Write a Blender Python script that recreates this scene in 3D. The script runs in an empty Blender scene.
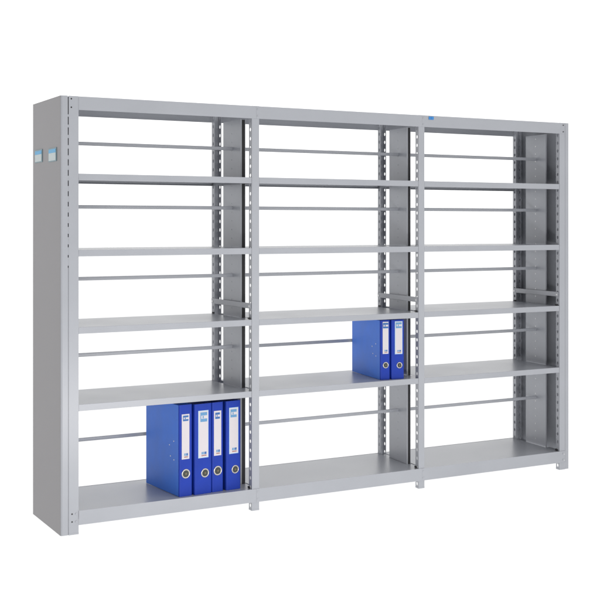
import bpy, bmesh, math, random
from mathutils import Vector, Matrix
random.seed(7)
S = bpy.context.scene
COL = S.collection

# ------------------------------------------------------------------ camera
cam_data = bpy.data.cameras.new('camera')
cam = bpy.data.objects.new('camera', cam_data)
COL.objects.link(cam)
cam.location = (-1.26115, -4.08003, 1.13229)
cam.rotation_euler = (math.radians(90), 0, -math.radians(28.7632))
cam_data.sensor_width = 36
cam_data.lens = 36 * 1150.36 / 600
cam_data.shift_x = -(304.6003 - 300) / 600
cam_data.shift_y = (224.2912 - 300) / 600
cam_data.clip_end = 500
S.camera = cam

# ------------------------------------------------------------------ world: white surround with added dim and bright sides
w = bpy.data.worlds.new('World')
S.world = w
w.use_nodes = True
bg = w.node_tree.nodes['Background']
bg.inputs[1].default_value = 1.10
# white all round, with dimming added high towards -X to shade the end cover
wn = w.node_tree
wtc = wn.nodes.new('ShaderNodeTexCoord'); wsx = wn.nodes.new('ShaderNodeSeparateXYZ')
wn.links.new(wtc.outputs['Generated'], wsx.inputs[0])
def wmap(sock, a, b):
    m = wn.nodes.new('ShaderNodeMapRange'); m.interpolation_type = 'SMOOTHSTEP'
    m.inputs['From Min'].default_value = a; m.inputs['From Max'].default_value = b
    wn.links.new(sock, m.inputs['Value']); return m.outputs[0]
wmul = wn.nodes.new('ShaderNodeMath'); wmul.operation = 'MULTIPLY'
wl = wmap(wsx.outputs['X'], -.08, -.40)
wz = wmap(wsx.outputs['Z'], -.02, .05)
wzl = wmap(wsx.outputs['Z'], .12, .31)
wn.links.new(wl, wmul.inputs[0]); wn.links.new(wzl, wmul.inputs[1])
wmx = wn.nodes.new('ShaderNodeMix'); wmx.data_type = 'RGBA'
wmx.inputs[6].default_value = (1, 1, 1, 1); wmx.inputs[7].default_value = (.07, .06, .06, 1)
wn.links.new(wmul.outputs[0], wmx.inputs[0])
# extra brightness added towards +Y, above the floor, to lighten dividers and shelf tops
wy = wmap(wsx.outputs['Y'], -.05, .30)
wm2 = wn.nodes.new('ShaderNodeMath'); wm2.operation = 'MULTIPLY'
wn.links.new(wy, wm2.inputs[0]); wn.links.new(wz, wm2.inputs[1])
wm3 = wn.nodes.new('ShaderNodeMath'); wm3.operation = 'MULTIPLY_ADD'
wm3.inputs[1].default_value = .16; wm3.inputs[2].default_value = 1.0
wn.links.new(wm2.outputs[0], wm3.inputs[0])
wsc = wn.nodes.new('ShaderNodeVectorMath'); wsc.operation = 'SCALE'
wn.links.new(wmx.outputs[2], wsc.inputs[0]); wn.links.new(wm3.outputs[0], wsc.inputs['Scale'])
wn.links.new(wsc.outputs[0], bg.inputs[0])

# ------------------------------------------------------------------ lamps
def area(name, loc, target, sx, sy, power, colour=(1, 1, 1)):
    l = bpy.data.lights.new(name, 'AREA')
    l.shape = 'RECTANGLE'; l.size = sx; l.size_y = sy
    l.energy = power; l.color = colour
    o = bpy.data.objects.new(name, l); COL.objects.link(o)
    o.location = loc
    o.rotation_euler = (Vector(target) - Vector(loc)).to_track_quat('-Z', 'Y').to_euler()
    return o
area('strip_softbox', (.62, -1.9, 0.13), (.9, 0, 0.50), 1.3, 0.22, 13, (1, 0.985, 0.99))

S.view_settings.view_transform = 'Standard'
S.view_settings.look = 'None'
S.view_settings.exposure = 0
S.view_settings.gamma = 1

# ------------------------------------------------------------------ materials
def mat(name, col, rough=0.5, metal=0.0, spec=0.5, bump=0.0, bscale=900, var=0.0, vscale=6, coat=0.0, wave=0.0):
    m = bpy.data.materials.new(name); m.use_nodes = True
    nt = m.node_tree; b = nt.nodes['Principled BSDF']
    b.inputs['Base Color'].default_value = (*col, 1)
    b.inputs['Roughness'].default_value = rough
    b.inputs['Metallic'].default_value = metal
    b.inputs['Specular IOR Level'].default_value = spec
    b.inputs['Coat Weight'].default_value = coat
    tc = nt.nodes.new('ShaderNodeTexCoord')
    if var:
        n = nt.nodes.new('ShaderNodeTexNoise'); n.inputs['Scale'].default_value = vscale
        n.inputs['Detail'].default_value = 5
        nt.links.new(tc.outputs['Object'], n.inputs['Vector'])
        mr = nt.nodes.new('ShaderNodeMapRange')
        mr.inputs['From Min'].default_value = .3; mr.inputs['From Max'].default_value = .7
        mr.inputs['To Min'].default_value = 1 - var; mr.inputs['To Max'].default_value = 1 + var
        nt.links.new(n.outputs['Fac'], mr.inputs['Value'])
        mx = nt.nodes.new('ShaderNodeVectorMath'); mx.operation = 'SCALE'
        mx.inputs[0].default_value = col
        nt.links.new(mr.outputs[0], mx.inputs['Scale'])
        nt.links.new(mx.outputs[0], b.inputs['Base Color'])
        mr2 = nt.nodes.new('ShaderNodeMapRange')
        mr2.inputs['To Min'].default_value = rough - .06; mr2.inputs['To Max'].default_value = rough + .06
        nt.links.new(n.outputs['Fac'], mr2.inputs['Value'])
        nt.links.new(mr2.outputs[0], b.inputs['Roughness'])
    if bump:
        n2 = nt.nodes.new('ShaderNodeTexNoise'); n2.inputs['Scale'].default_value = bscale
        nt.links.new(tc.outputs['Object'], n2.inputs['Vector'])
        bp = nt.nodes.new('ShaderNodeBump'); bp.inputs['Strength'].default_value = bump
        bp.inputs['Distance'].default_value = 0.001
        nt.links.new(n2.outputs['Fac'], bp.inputs['Height'])
        if wave:                                    # slow ripple of rolled sheet steel
            n3 = nt.nodes.new('ShaderNodeTexNoise'); n3.inputs['Scale'].default_value = 3.2
            n3.inputs['Detail'].default_value = 1
            nt.links.new(tc.outputs['Object'], n3.inputs['Vector'])
            b3 = nt.nodes.new('ShaderNodeBump'); b3.inputs['Strength'].default_value = wave
            b3.inputs['Distance'].default_value = 0.03
            nt.links.new(n3.outputs['Fac'], b3.inputs['Height'])
            nt.links.new(b3.outputs[0], bp.inputs['Normal'])
        nt.links.new(bp.outputs[0], b.inputs['Normal'])
    return m

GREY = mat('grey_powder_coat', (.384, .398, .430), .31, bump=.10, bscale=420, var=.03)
WARM_SHADED = mat('warm_grey_shaded_coat', (.268, .260, .272), .42, bump=.12, bscale=420, var=.035, vscale=3)  # own warm hue, also darkened to stand in for shade on the end
DARK = mat('dark_parts_and_shade', (.02, .02, .022), .6)  # hooks and bolt holes, and painted shade inside the divider hollow
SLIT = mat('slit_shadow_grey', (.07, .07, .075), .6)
STEEL = mat('zinc_steel', (.62, .62, .63), .3, metal=.6)
CHROME = mat('nickel_ring', (.56, .53, .50), .3, metal=.85)
HOLE = mat('ring_inside', (.05, .055, .05), .4, metal=.3)
STUD = mat('dull_brass', (.16, .14, .09), .4, metal=.5)
BLUE = mat('blue_vinyl', (.011, .042, .36), .45, spec=.22, bump=.25, bscale=700, var=.08, vscale=12)
LIT_BOARD = mat('lit_blue_board', (.050, .215, .84), .5, spec=.35, bump=.25, bscale=600, var=.05, vscale=14)  # side covers lightened in the colour to stand in for light from the left
LABEL = mat('label_paper', (.64, .60, .62), .6, var=.02)
EDGE = mat('label_border', (.44, .62, .78), .6)
LOGO = mat('logo_blue', (.025, .13, .38), .5, var=.06, vscale=160)
LOGOPALE = mat('logo_pale_blue', (.12, .30, .52), .5, var=.08, vscale=160)
INK = mat('brown_red_ink', (.34, .12, .10), .6)
PAPER = mat('white_paper', (.75, .74, .72), .8, bump=.5, bscale=300)
TEAL = mat('holder_plastic', (.14, .25, .29), .35)
SKY = mat('card_sky_blue', (.14, .48, .80), .5, var=.08, vscale=90)
CARD = mat('card_white', (.62, .70, .71), .5, var=.04, vscale=90)
BADGE = mat('badge_blue', (.03, .23, .60), .4)

# added backlit floor: the white surround below shines through and washes out contact shadows
FLOOR = bpy.data.materials.new('backlit_floor'); FLOOR.use_nodes = True
nt = FLOOR.node_tree; nt.nodes.clear()
out = nt.nodes.new('ShaderNodeOutputMaterial'); mixs = nt.nodes.new('ShaderNodeMixShader')
tr = nt.nodes.new('ShaderNodeBsdfTranslucent'); df = nt.nodes.new('ShaderNodeBsdfDiffuse')
tr.inputs[0].default_value = (.99, .99, .99, 1); df.inputs[0].default_value = (.97, .97, .97, 1)
mixs.inputs[0].default_value = .08
nt.links.new(tr.outputs[0], mixs.inputs[1]); nt.links.new(df.outputs[0], mixs.inputs[2])
nt.links.new(mixs.outputs[0], out.inputs[0])

# ------------------------------------------------------------------ mesh helpers
def link(name, bm, m, parent=None, bevel=0.0, smooth=False):
    bmesh.ops.recalc_face_normals(bm, faces=bm.faces)
    me = bpy.data.meshes.new(name); bm.to_mesh(me); bm.free()
    me.materials.append(m)
    if smooth:
        for p in me.polygons: p.use_smooth = True
    o = bpy.data.objects.new(name, me); COL.objects.link(o)
    if parent: o.parent = parent
    if bevel:
        b = o.modifiers.new('edge', 'BEVEL'); b.width = bevel; b.segments = 3
        b.limit_method = 'ANGLE'; b.angle_limit = math.radians(40)
        b.harden_normals = False
    return o

def hexa(bm, c):
    """c: 8 corners, four below then four above, both in the same turn"""
    v = [bm.verts.new(p) for p in c]
    for f in ((0, 1, 2, 3), (4, 5, 6, 7), (0, 1, 5, 4), (1, 2, 6, 5), (2, 3, 7, 6), (3, 0, 4, 7)):
        bm.faces.new([v[i] for i in f])

def disc(bm, M, r, t, n=20):
    lo = [bm.verts.new(M @ Vector((r * math.cos(2 * math.pi * i / n), 0, r * math.sin(2 * math.pi * i / n)))) for i in range(n)]
    hi = [bm.verts.new(M @ Vector((r * .9 * math.cos(2 * math.pi * i / n), -t, r * .9 * math.sin(2 * math.pi * i / n)))) for i in range(n)]
    bm.faces.new(lo); bm.faces.new(hi)
    for i in range(n): bm.faces.new((lo[i], lo[(i + 1) % n], hi[(i + 1) % n], hi[i]))

def ring(bm, M, R, r, n=32, k=10):
    rows = []
    for i in range(n):
        a = 2 * math.pi * i / n
        rows.append([bm.verts.new(M @ Vector(((R + r * math.cos(2 * math.pi * j / k)) * math.cos(a), r * .7 * math.sin(2 * math.pi * j / k),
                                              (R + r * math.cos(2 * math.pi * j / k)) * math.sin(a)))) for j in range(k)])
    for i in range(n):
        for j in range(k):
            bm.faces.new((rows[i][j], rows[(i + 1) % n][j], rows[(i + 1) % n][(j + 1) % k], rows[i][(j + 1) % k]))

# ------------------------------------------------------------------ the setting
bm = bmesh.new()
vs = [bm.verts.new(p) for p in ((-40, -40, 0), (40, -40, 0), (40, 40, 0), (-40, 40, 0))]
bm.faces.new(vs)
fl = link('floor', bm, FLOOR); fl['kind'] = 'structure'

# ------------------------------------------------------------------ shelving unit
H, D = 1.6, 0.3727
Z0 = .0015                                           # the feet stand just on the floor sheet
FX = [0.0, .7414, 1.535, 2.3181]                     # left edge of each upright frame
FW = [.0369, .0317, .0300, .0325]                    # width of its posts
FS = [0.0, -.0062, .030, .030]                       # how far its rear stands to the right of its front
def fr(k, u, y, z): return (FX[k] + u + FS[k] * y / D, y, z)

unit = bpy.data.objects.new('shelving_unit', None); COL.objects.link(unit)
unit.location = (0, 0, 0)
unit['label'] = 'grey powder coated steel shelving unit of three open bays with perforated posts'
unit['category'] = 'shelving unit'

def fbox(bm, k, u0, u1, y0, y1, z0, z1):
    hexa(bm, [fr(k, u0, y0, z0), fr(k, u1, y0, z0), fr(k, u1, y1, z0), fr(k, u0, y1, z0),
              fr(k, u0, y0, z1), fr(k, u1, y0, z1), fr(k, u1, y1, z1), fr(k, u0, y1, z1)])

def extrude(bm, prof, kl, ul, kr, ur):
    """profile of (y, z) carried from frame kl to frame kr"""
    a = [bm.verts.new(fr(kl, ul, y, z)) for y, z in prof]
    b = [bm.verts.new(fr(kr, ur, y, z)) for y, z in prof]
    n = len(prof)
    bm.faces.new(a); bm.faces.new(b)
    for i in range(n): bm.faces.new((a[i], a[(i + 1) % n], b[(i + 1) % n], b[i]))

PITCH = .0355
def perforated(bm, k, u, t, ya, yb, z0, z1, hy, rh=.0060, rv=.0072, cap=None):
    """sheet in a frame's side plane between ya and yb with a row of holes at hy; thickness t towards +u"""
    n = int((z1 - z0) / PITCH); p = (z1 - z0) / n
    oct_ = [(math.cos(math.radians(22.5 + 45 * i)), math.sin(math.radians(22.5 + 45 * i))) for i in range(8)]
    sides = []
    cache = {}
    def V(uu, y, z):
        key = (round(uu, 6), round(y, 6), round(z, 6))
        if key not in cache: cache[key] = bm.verts.new(fr(k, uu, y, z))
        return cache[key]
    for i in range(n):
        c = z0 + (i + .5) * p; lo = c - p / 2; hi = c + p / 2
        ym = hy
        outer = [(yb, hi), (ym, hi), (ya, hi), (ya, c), (ya, lo), (ym, lo), (yb, lo), (yb, c)]
        ang = [45, 90, 135, 180, 225, 270, 315, 0]
        inner = [(ym + rh * 1.08 * math.cos(math.radians(a)), c + rv * 1.08 * math.sin(math.radians(a))) for a in ang]
        for uu in ((u,) if cap is not None else (u, u + t)):
            for j in range(8):
                q = (j + 1) % 8
                bm.faces.new((V(uu, *outer[j]), V(uu, *outer[q]), V(uu, *inner[q]), V(uu, *inner[j])))
        if cap is not None:                           # a raised dimple instead of a hole
            top = [V(u - .0010, ym + (y - ym) * .72, c + (z - c) * .72) for y, z in inner]
            for j in range(8):
                q = (j + 1) % 8
                bm.faces.new((V(u, *inner[j]), V(u, *inner[q]), top[q], top[j])).material_index = cap
            bm.faces.new(top).material_index = cap
            continue
        for j in range(8):
            q = (j + 1) % 8
            bm.faces.new((V(u, *inner[j]), V(u, *inner[q]), V(u + t, *inner[q]), V(u + t, *inner[j])))
        for y in (ya, yb):
            bm.faces.new((V(u, y, lo), V(u, y, c), V(u + t, y, c), V(u + t, y, lo)))
            bm.faces.new((V(u, y, c), V(u, y, hi), V(u + t, y, hi), V(u + t, y, c)))

FL = .0268                                            # flange depth of a post
def add_post(k, rear):
    wd = FW[k]
    bm = bmesh.new()
    t = .0018
    if not rear:
        fbox(bm, k, 0, wd, 0, t, Z0, H)
        ya, yb, hy = t, FL, .0150
    else:
        fbox(bm, k, 0, wd, D - t, D, Z0, H)
        ya, yb, hy = D - FL, D - t, D - .0150
    perforated(bm, k, 0, .0014, ya, yb, Z0, H - .002, hy)
    perforated(bm, k, wd - .0014, .0014, ya, yb, Z0, H - .002, hy)
    # small shoe under the post
    o = link('post', bm, GREY, unit)
    s = bmesh.new()
    if not rear: fbox(s, k, -.0006, wd + .0006, -.0006, FL + .0006, Z0 - .001, Z0 + .006)
    else: fbox(s, k, -.0006, wd + .0006, D - FL - .0006, D + .0006, Z0 - .001, Z0 + .006)
    link('foot', s, GREY, o, .001)
    return o
posts = {}
for k in range(4):
    for rear in (False, True):
        posts[k, rear] = add_post(k, rear)

# divider panels: two sheets with a dark hollow between them, open at the front
PY0, PY1 = .112, .270
for k in range(4):
    ul, ur = .0050, FW[k] - .0030
    bm = bmesh.new()
    t = .0012
    z0, z1 = .0600, 1.556
    # near sheet with a column of pressed dimples, its light front lip, and a plain backing
    perforated(bm, k, ul, t, PY0, PY1, z0, z1, (PY0 + PY1) / 2 + .001, .0036 if k == 3 else .0024, .0036 if k == 3 else .0024, cap=1 if k == 3 else 0)
    fbox(bm, k, ul + .0004, ul + .0062, PY0 + .0001, PY0 + .0012, z0, z1)
    fbox(bm, k, ul + .0005, ul + t, PY0 + .0014, PY1 - .0002, z0, z1)
    if k != 3:
        fbox(bm, k, ur - t, ur, PY0 + .003, PY1 - .0002, z0, z1)
    fbox(bm, k, ul, ur, PY1 + .0002, PY1 + t, z0, z1)
    pn = link('divider_panel', bm, GREY, unit)
    pn.data.materials.append(STEEL)
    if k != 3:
        g = bmesh.new()                                                # black strip standing in for the shade inside the hollow
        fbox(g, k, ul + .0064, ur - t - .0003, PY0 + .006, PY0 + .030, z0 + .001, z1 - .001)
        link('hollow_shade_strip', g, DARK, pn)

# side covers closing both ends
def profile_prism(bm, plan, z0, z1):
    a = [bm.verts.new((x, y, z0)) for x, y in plan]; b = [bm.verts.new((x, y, z1)) for x, y in plan]
    n = len(plan); bm.faces.new(a); bm.faces.new(b)
    for i in range(n): bm.faces.new((a[i], a[(i + 1) % n], b[(i + 1) % n], b[i]))
bm = bmesh.new()
cx0 = -.0297
profile_prism(bm, [(-.0036, 0), (-.0036, .0016), (cx0 + .0016, .0016), (cx0 + .0016, D - .0016), (-.0036, D - .0016), (-.0036, D),
                   (cx0 + .006, D), (cx0 + .0015, D - .0015), (cx0, D - .006), (cx0, .007), (cx0 + .0006, .0042), (cx0 + .0022, .0017), (cx0 + .0045, .0005), (cx0 + .0068, 0)], Z0, H)
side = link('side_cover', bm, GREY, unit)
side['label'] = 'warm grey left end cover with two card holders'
side.data.materials.append(WARM_SHADED)
for p in side.data.polygons:                        # the broad outer face is warmer grey, with shade darkened into it
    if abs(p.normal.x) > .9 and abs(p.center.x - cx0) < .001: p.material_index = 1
# the narrow slit between cover and post: dark slots bridged by tabs above, a shallow groove below
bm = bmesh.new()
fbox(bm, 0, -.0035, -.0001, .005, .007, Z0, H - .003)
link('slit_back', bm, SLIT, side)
zt = H - .068
for i in range(15):
    bm = bmesh.new()
    fbox(bm, 0, -.00345, -.00005, .0004, .0040, zt - .0085 - .0015 * i, zt)
    link('slit_tab', bm, GREY, side)
    zt -= .0372
bm = bmesh.new()
fbox(bm, 0, -.00345, -.00005, .0022, .0044, Z0 + .001, zt)
link('slit_filler', bm, GREY, side)

k = 3
bm = bmesh.new()
u0, u1 = FW[3] + .0012, .0537
fbox(bm, k, u0, u1, 0, .0016, Z0, H)
fbox(bm, k, u1 - .0016, u1, .0017, D - .0017, .036, H)
fbox(bm, k, u0, u1, D - .0016, D, Z0, H)
link('side_cover', bm, GREY, unit, .001)

# shelves: pressed pans with a deep front lip and a folded return
SZ = [1.3180, 1.0385, .7560, .4730]
LIP = .0238
def pan(zt, lip, y0=.0006):
    y1 = D - .0006; t = .0016; r = .014
    zb = zt - lip
    return [(y0, zt), (y1, zt), (y1, zb), (y1 - r, zb), (y1 - r, zb + t), (y1 - t, zb + t), (y1 - t, zt - t),
            (y0 + t, zt - t), (y0 + t, zb + t), (y0 + r, zb + t), (y0 + r, zb), (y0, zb)]
rng = random.Random(3)
for b in range(3):
    ul = FW[b] + .0006
    for j, z in enumerate(SZ):
        bm = bmesh.new()
        dz = rng.uniform(-.0008, .0008)
        extrude(bm, pan(z + dz, LIP), b, ul, b + 1, -.0006)
        sh = link('shelf', bm, GREY, unit, .0012)
        tg = bmesh.new()                             # tongue that closes the gap inside the post
        fbox(tg, b + 1, -.0006, FW[b + 1] - .0016, FL + .0008, PY0 - .0006, z - .0032, z - .0018)
        link('shelf_tongue', tg, GREY, sh)
        if j == 2:                                   # dark hooks that carry the shelf on the posts
            for yy in (.010, D - .030):
                h = bmesh.new()
                fbox(h, b + 1, -.006, -.0008, yy, yy + .016, z + .0012, z + .007)
                link('shelf_hook', h, DARK, sh, .001)
    bm = bmesh.new()
    extrude(bm, pan(.0855, .030), b, ul, b + 1, -.0006)
    sh = link('shelf', bm, GREY, unit, .0012)
    for y0, y1 in ((FL + .0008, PY0 - .0006), (PY1 + .0018, D - FL - .0008)):
        tg = bmesh.new()
        fbox(tg, b + 1, -.0006, FW[b + 1] - .0016, y0, y1, .0822, .0837)
        link('shelf_tongue', tg, GREY, sh)
    h = bmesh.new()
    fbox(h, b + 1, -.006, -.0008, .011, .027, .0865, .095)
    link('shelf_hook', h, DARK, sh, .001)
    # front and rear bottom rail, top fascia, rear top beam
    ends = [(b, ul - .0004 if b == 0 else FW[b] * .58 + .0001), (b + 1, FW[b + 1] * .58 - .0001 if b < 2 else FW[3] - .001)]
    def rail(name, y0, y1, z0, z1, r):
        bm = bmesh.new()
        front = y0 < .1
        if front:
            pr = [(y0, z0), (y0, z1), (y0 + r, z1), (y0 + r, z1 - .0012), (y1, z1 - .0012), (y1, z0)]
            pr = [(y0, z0), (y0, z1), (y1, z1), (y1, z0)]
        else:
            pr = [(y0, z0), (y0, z1), (y1, z1), (y1, z0)]
        extrude(bm, pr, ends[0][0], ends[0][1], ends[1][0], ends[1][1])
        return link(name, bm, GREY, unit, .0003)
    br = rail('bottom_rail', -.0022, -.0002, .0340, .0862, .01)
    fa = rail('top_fascia', -.0012, -.0002, 1.5500, 1.5995, .01)
    rail('bottom_rail', D + .0002, D + .0022, .0560, .0862, .01)
    bm = bmesh.new()
    extrude(bm, [(D - .0016, 1.562), (D - .0016, 1.596), (D - .0002, 1.596), (D - .0002, 1.562)], b, ul, b + 1, -.0006)
    link('rear_beam', bm, GREY, unit, .0006)
    bm = bmesh.new()
    extrude(bm, [(.0004, 1.5935), (.0004, 1.5955), (D - .0020, 1.5955), (D - .0020, 1.5935)], b, ul, b + 1, -.0006)
    link('top_panel', bm, GREY, unit)
    # rods at mid depth that divide the two sides of the shelf
    for z in (1.441, 1.1990, .9240, .6325, .3095):
        bm = bmesh.new()
        n = 24; rr = .0071
        y = D / 2 + .002
        if (b, z) in ((0, .3095), (1, .6325)):       # here the rod sits further back, behind the binders
            y = .354
            z = .2765 if b == 0 else .6105
        A = []; B = []
        for i in range(n):
            a = 2 * math.pi * i / n
            ca, sa = math.cos(a), math.sin(a)
            dy = .0036 * math.copysign(abs(ca) ** .45, ca); dz = rr * math.copysign(abs(sa) ** .45, sa)
            A.append(bm.verts.new(fr(b, FW[b] - .0042, y + dy, z + dz)))
            B.append(bm.verts.new(fr(b + 1, .0048, y + dy, z + dz)))
        bm.faces.new(A); bm.faces.new(B)
        for i in range(n): bm.faces.new((A[i], A[(i + 1) % n], B[(i + 1) % n], B[i]))
        link('divider_rod', bm, GREY, unit)
    # side guard above the third shelf
    bm = bmesh.new()
    kk = b + 1
    fbox(bm, kk, -.0045, -.0008, .006, D - .006, .799, .8205)
    link('side_guard', bm, GREY, unit, .0012)
    for yy in (.010, D - .022):
        h = bmesh.new(); fbox(h, kk, -.0060, -.0047, yy, yy + .010, .803, .812)
        link('guard_screw', h, STEEL, unit, .001)

# bolts and bolt holes
def bolt(k, u, z, m, r=.0036, proud=.0006, y=0.0):
    bm = bmesh.new()
    disc(bm, Matrix.Translation(Vector(fr(k, u, y, z))), r, proud, 14)
    return link('bolt', bm, m, posts[k, False])
for z in (1.5895, 1.5585): bolt(0, .0098, z, DARK, .0030)
for z in (.0765, .0480):
    bolt(0, .0125, z, DARK, .0030)
    bolt(0, .0280, z, STEEL if False else GREY, .0040, .0016)
for k in (1, 2):
    for z in (.0745, .0465): bolt(k, FW[k] * .8, z, GREY, .0042, .0030)
    for z in (1.588, 1.562): bolt(k, FW[k] * .8, z, GREY, .0036, .0026)
for z in (.0745, .0465):
    bolt(3, FW[3] * .62, z, GREY, .0042, .0018, -.0022); bolt(3, FW[3] * .80, z - .003, STEEL, .0030, .0012, -.0022)
for z in (1.589, 1.559):
    bolt(3, FW[3] * .62, z, DARK, .0026, .0006, -.0022); bolt(3, FW[3] * .80, z, GREY, .0030, .0014, -.0022)

# blue badge on the third bay's fascia
bm = bmesh.new()
bx = FX[2] + .050
for x0, x1 in ((bx + .001, bx + .0125), (bx + .0139, bx + .0262)):
    hexa(bm, [(x0, -.0034, 1.5825), (x1, -.0034, 1.5825), (x1, -.0023, 1.5825), (x0, -.0023, 1.5825),
              (x0, -.0034, 1.5960), (x1, -.0034, 1.5960), (x1, -.0023, 1.5960), (x0, -.0023, 1.5960)])
link('badge', bm, BADGE, unit)

# card holders on the left cover
def plate(x0, x1, ya, yb, z0, z1):
    b_ = bmesh.new()
    hexa(b_, [(x0, ya, z0), (x1, ya, z0), (x1, yb, z0), (x0, yb, z0), (x0, ya, z1), (x1, ya, z1), (x1, yb, z1), (x0, yb, z1)])
    return b_
for ya, yb, z0, z1 in ((.0490, .1500, 1.3640, 1.4150), (.2330, .3345, 1.3690, 1.4190)):
    link('card_holder', plate(cx0 - .0022, cx0 - .0002, ya, yb, z0, z1), TEAL, side, .0008)
    zs = z1 - .019
    link('card', plate(cx0 - .0030, cx0 - .0023, ya + .008, yb - .006, z0 + .004, zs), CARD, side)
    link('card_header', plate(cx0 - .0030, cx0 - .0023, ya + .008, yb - .006, zs + .0002, z1 - .005), SKY, side)

# ------------------------------------------------------------------ binders
def binder(x, y, z, rot, wd, ht, dp, label, lab, block, ring_c, ring_r, pale, border, board):
    """lab=(u0,u1,v0,v1) label on the spine, block=(u0,u1,v0,v1) the logo block, all as fractions"""
    t = bpy.data.objects.new('binder', None); COL.objects.link(t)
    t.location = (x, y, z); t.rotation_euler = (0, 0, math.radians(rot))
    t['label'] = label; t['category'] = 'binder'; t['group'] = 'blue binders on the shelves'
    th = .0026
    def box(x0, x1, y0, y1, z0, z1):
        b_ = bmesh.new()
        hexa(b_, [(x0, y0, z0), (x1, y0, z0), (x1, y1, z0), (x0, y1, z0), (x0, y0, z1), (x1, y0, z1), (x1, y1, z1), (x0, y1, z1)])
        return b_
    cv = link('cover', box(0, th, .0016, dp, .0006, ht - .0005), board, t, .0009)
    link('cover', box(wd - th, wd, .0016, dp, .0006, ht - .0005), board, t, .0009)
    # spine, softly rounded
    b_ = bmesh.new()
    prof = []
    r = .0055
    for i in range(5):
        a = math.pi - i * math.pi / 8
        prof.append((r + r * math.cos(a), -.0002 + r - r * math.sin(a) - .003))
    prof2 = [(wd - px_, py_) for px_, py_ in reversed(prof)]
    plan = prof + prof2 + [(wd, .0014), (0, .0014)]
    profile_prism(b_, plan, 0, ht)
    sp = link('spine', b_, BLUE, t)
    link('paper_block', box(.006, wd - .006, .02, dp - .012, .008, ht - .03), PAPER, t)
    fy = -.0032
    def sp_plate(name, u0, u1, v0, v1, m, d0, d1, parent):
        return link(name, box(u0 * wd, u1 * wd, fy - d1, fy - d0, v0 * ht, v1 * ht), m, parent)
    u0, u1, v0, v1 = lab
    if border:
        sp_plate('label_border', u0, u1, v0, v1, EDGE, -.0001, .0004, sp)
        e = .0026 / wd; g = .0026 / ht
        sp_plate('spine_label', u0 + e, u1 - e * .6, v0 + g, v1 - g, LABEL, .00042, .0007, sp)
    else:
        sp_plate('spine_label', u0, u1, v0, v1, LABEL, -.0001, .0007, sp)
    L = LOGOPALE if pale else LOGO
    a0, a1, b0, b1 = block
    hgt = b1 - b0; wid = a1 - a0
    d0, d1 = .00075, .0011
    sp_plate('logo', a0, a1, b0 + hgt * .66, b1, L, d0, d1, sp)
    sp_plate('logo', a0, a1, b0, b0 + hgt * .32, L, d0, d1, sp)
    sp_plate('logo', a0, a0 + wid * .12, b0 + hgt * .325, b0 + hgt * .655, L, d0, d1, sp)
    sp_plate('logo', a0 + wid * .34, a0 + wid * .50, b0 + hgt * .36, b0 + hgt * .62, L, d0, d1, sp)
    # small mark and a line of print at the foot of the label
    m0, m1 = u0 + (u1 - u0) * .32, u0 + (u1 - u0) * .80
    h = v0 + (v1 - v0) * .075
    mw = m1 - m0
    for s0, s1 in ((0, .28), (.36, .58), (.64, 1)):
        sp_plate('maker_mark', m0 + mw * s0, m0 + mw * s1, h, h + .027, LOGO if s1 == 1 else LOGOPALE, d0, d1, sp)
    for s0, s1 in ((0, .22), (.27, .55), (.60, .80), (.84, 1)):
        sp_plate('print_line', m0 + mw * s0, m0 + mw * s1, h - .019, h - .008, INK, d0, d1, sp)
    # finger ring
    M = Matrix.Translation((ring_c[0] * wd, fy - .0002, ring_c[1] * ht))
    b_ = bmesh.new(); ring(b_, M, ring_r * .84, ring_r * .16)
    rg = link('finger_ring', b_, CHROME, sp, smooth=True)
    b_ = bmesh.new(); disc(b_, M, ring_r * .74, .0006, 24)
    link('ring_hole', b_, HOLE, sp)
    b_ = bmesh.new(); disc(b_, Matrix.Translation((0, -.0008, 0)) @ M, ring_r * .26, .0012, 16)
    link('ring_stud', b_, STUD, sp)
    # rivets of the lever mechanism in the left cover
    for yy, zz in ((.041, .59), (.078, .535), (.070, .415), (.040, .385)):
        b_ = bmesh.new()
        disc(b_, Matrix.Translation((0, yy * dp / .29, zz * ht)) @ Matrix.Rotation(math.radians(-90), 4, 'Z'), .0026, .0009, 12)
        link('rivet', b_, STEEL, cv)
    return t

ZB = .0858
binder(.4395, .0225, ZB, 4.6, .0572, .352, .287, 'leftmost blue binder of the row of four, its lit blue side cover in view',
       (.20, .775, .405, .897), (.29, .70, .822, .882), (.51, .245), .0185, False, False, LIT_BOARD)
binder(.5045, .0235, ZB, 6, .0765, .350, .285, 'wide blue binder second from left on the bottom shelf with pale blue framed label',
       (.21, .80, .40, .925), (.33, .72, .80, .905), (.605, .230), .0180, True, True, BLUE)
binder(.5822, .0320, ZB, 6, .0510, .350, .285, 'narrow blue binder third from left in the row of four on the bottom shelf',
       (.16, .80, .405, .905), (.27, .68, .815, .885), (.50, .235), .0190, False, False, BLUE)
binder(.6440, .0350, ZB, 6, .0670, .350, .285, 'wide blue binder at the right end of the row of four beside the perforated post',
       (.20, .83, .405, .925), (.29, .71, .815, .905), (.62, .225), .0170, True, True, BLUE)
ZM = .4736
binder(1.3613, .0345, ZM, -8, .0455, .252, .300, 'blue binder in the middle bay with its lit blue side cover in view',
       (.24, .83, .435, .975), (.26, .81, .865, .955), (.55, .245), .0135, False, False, LIT_BOARD)
binder(1.4143, .0300, ZM, -8, .0600, .252, .300, 'blue binder in the middle bay standing between another binder and the divider',
       (.27, .86, .42, .975), (.34, .80, .860, .955), (.63, .232), .0135, True, True, BLUE)
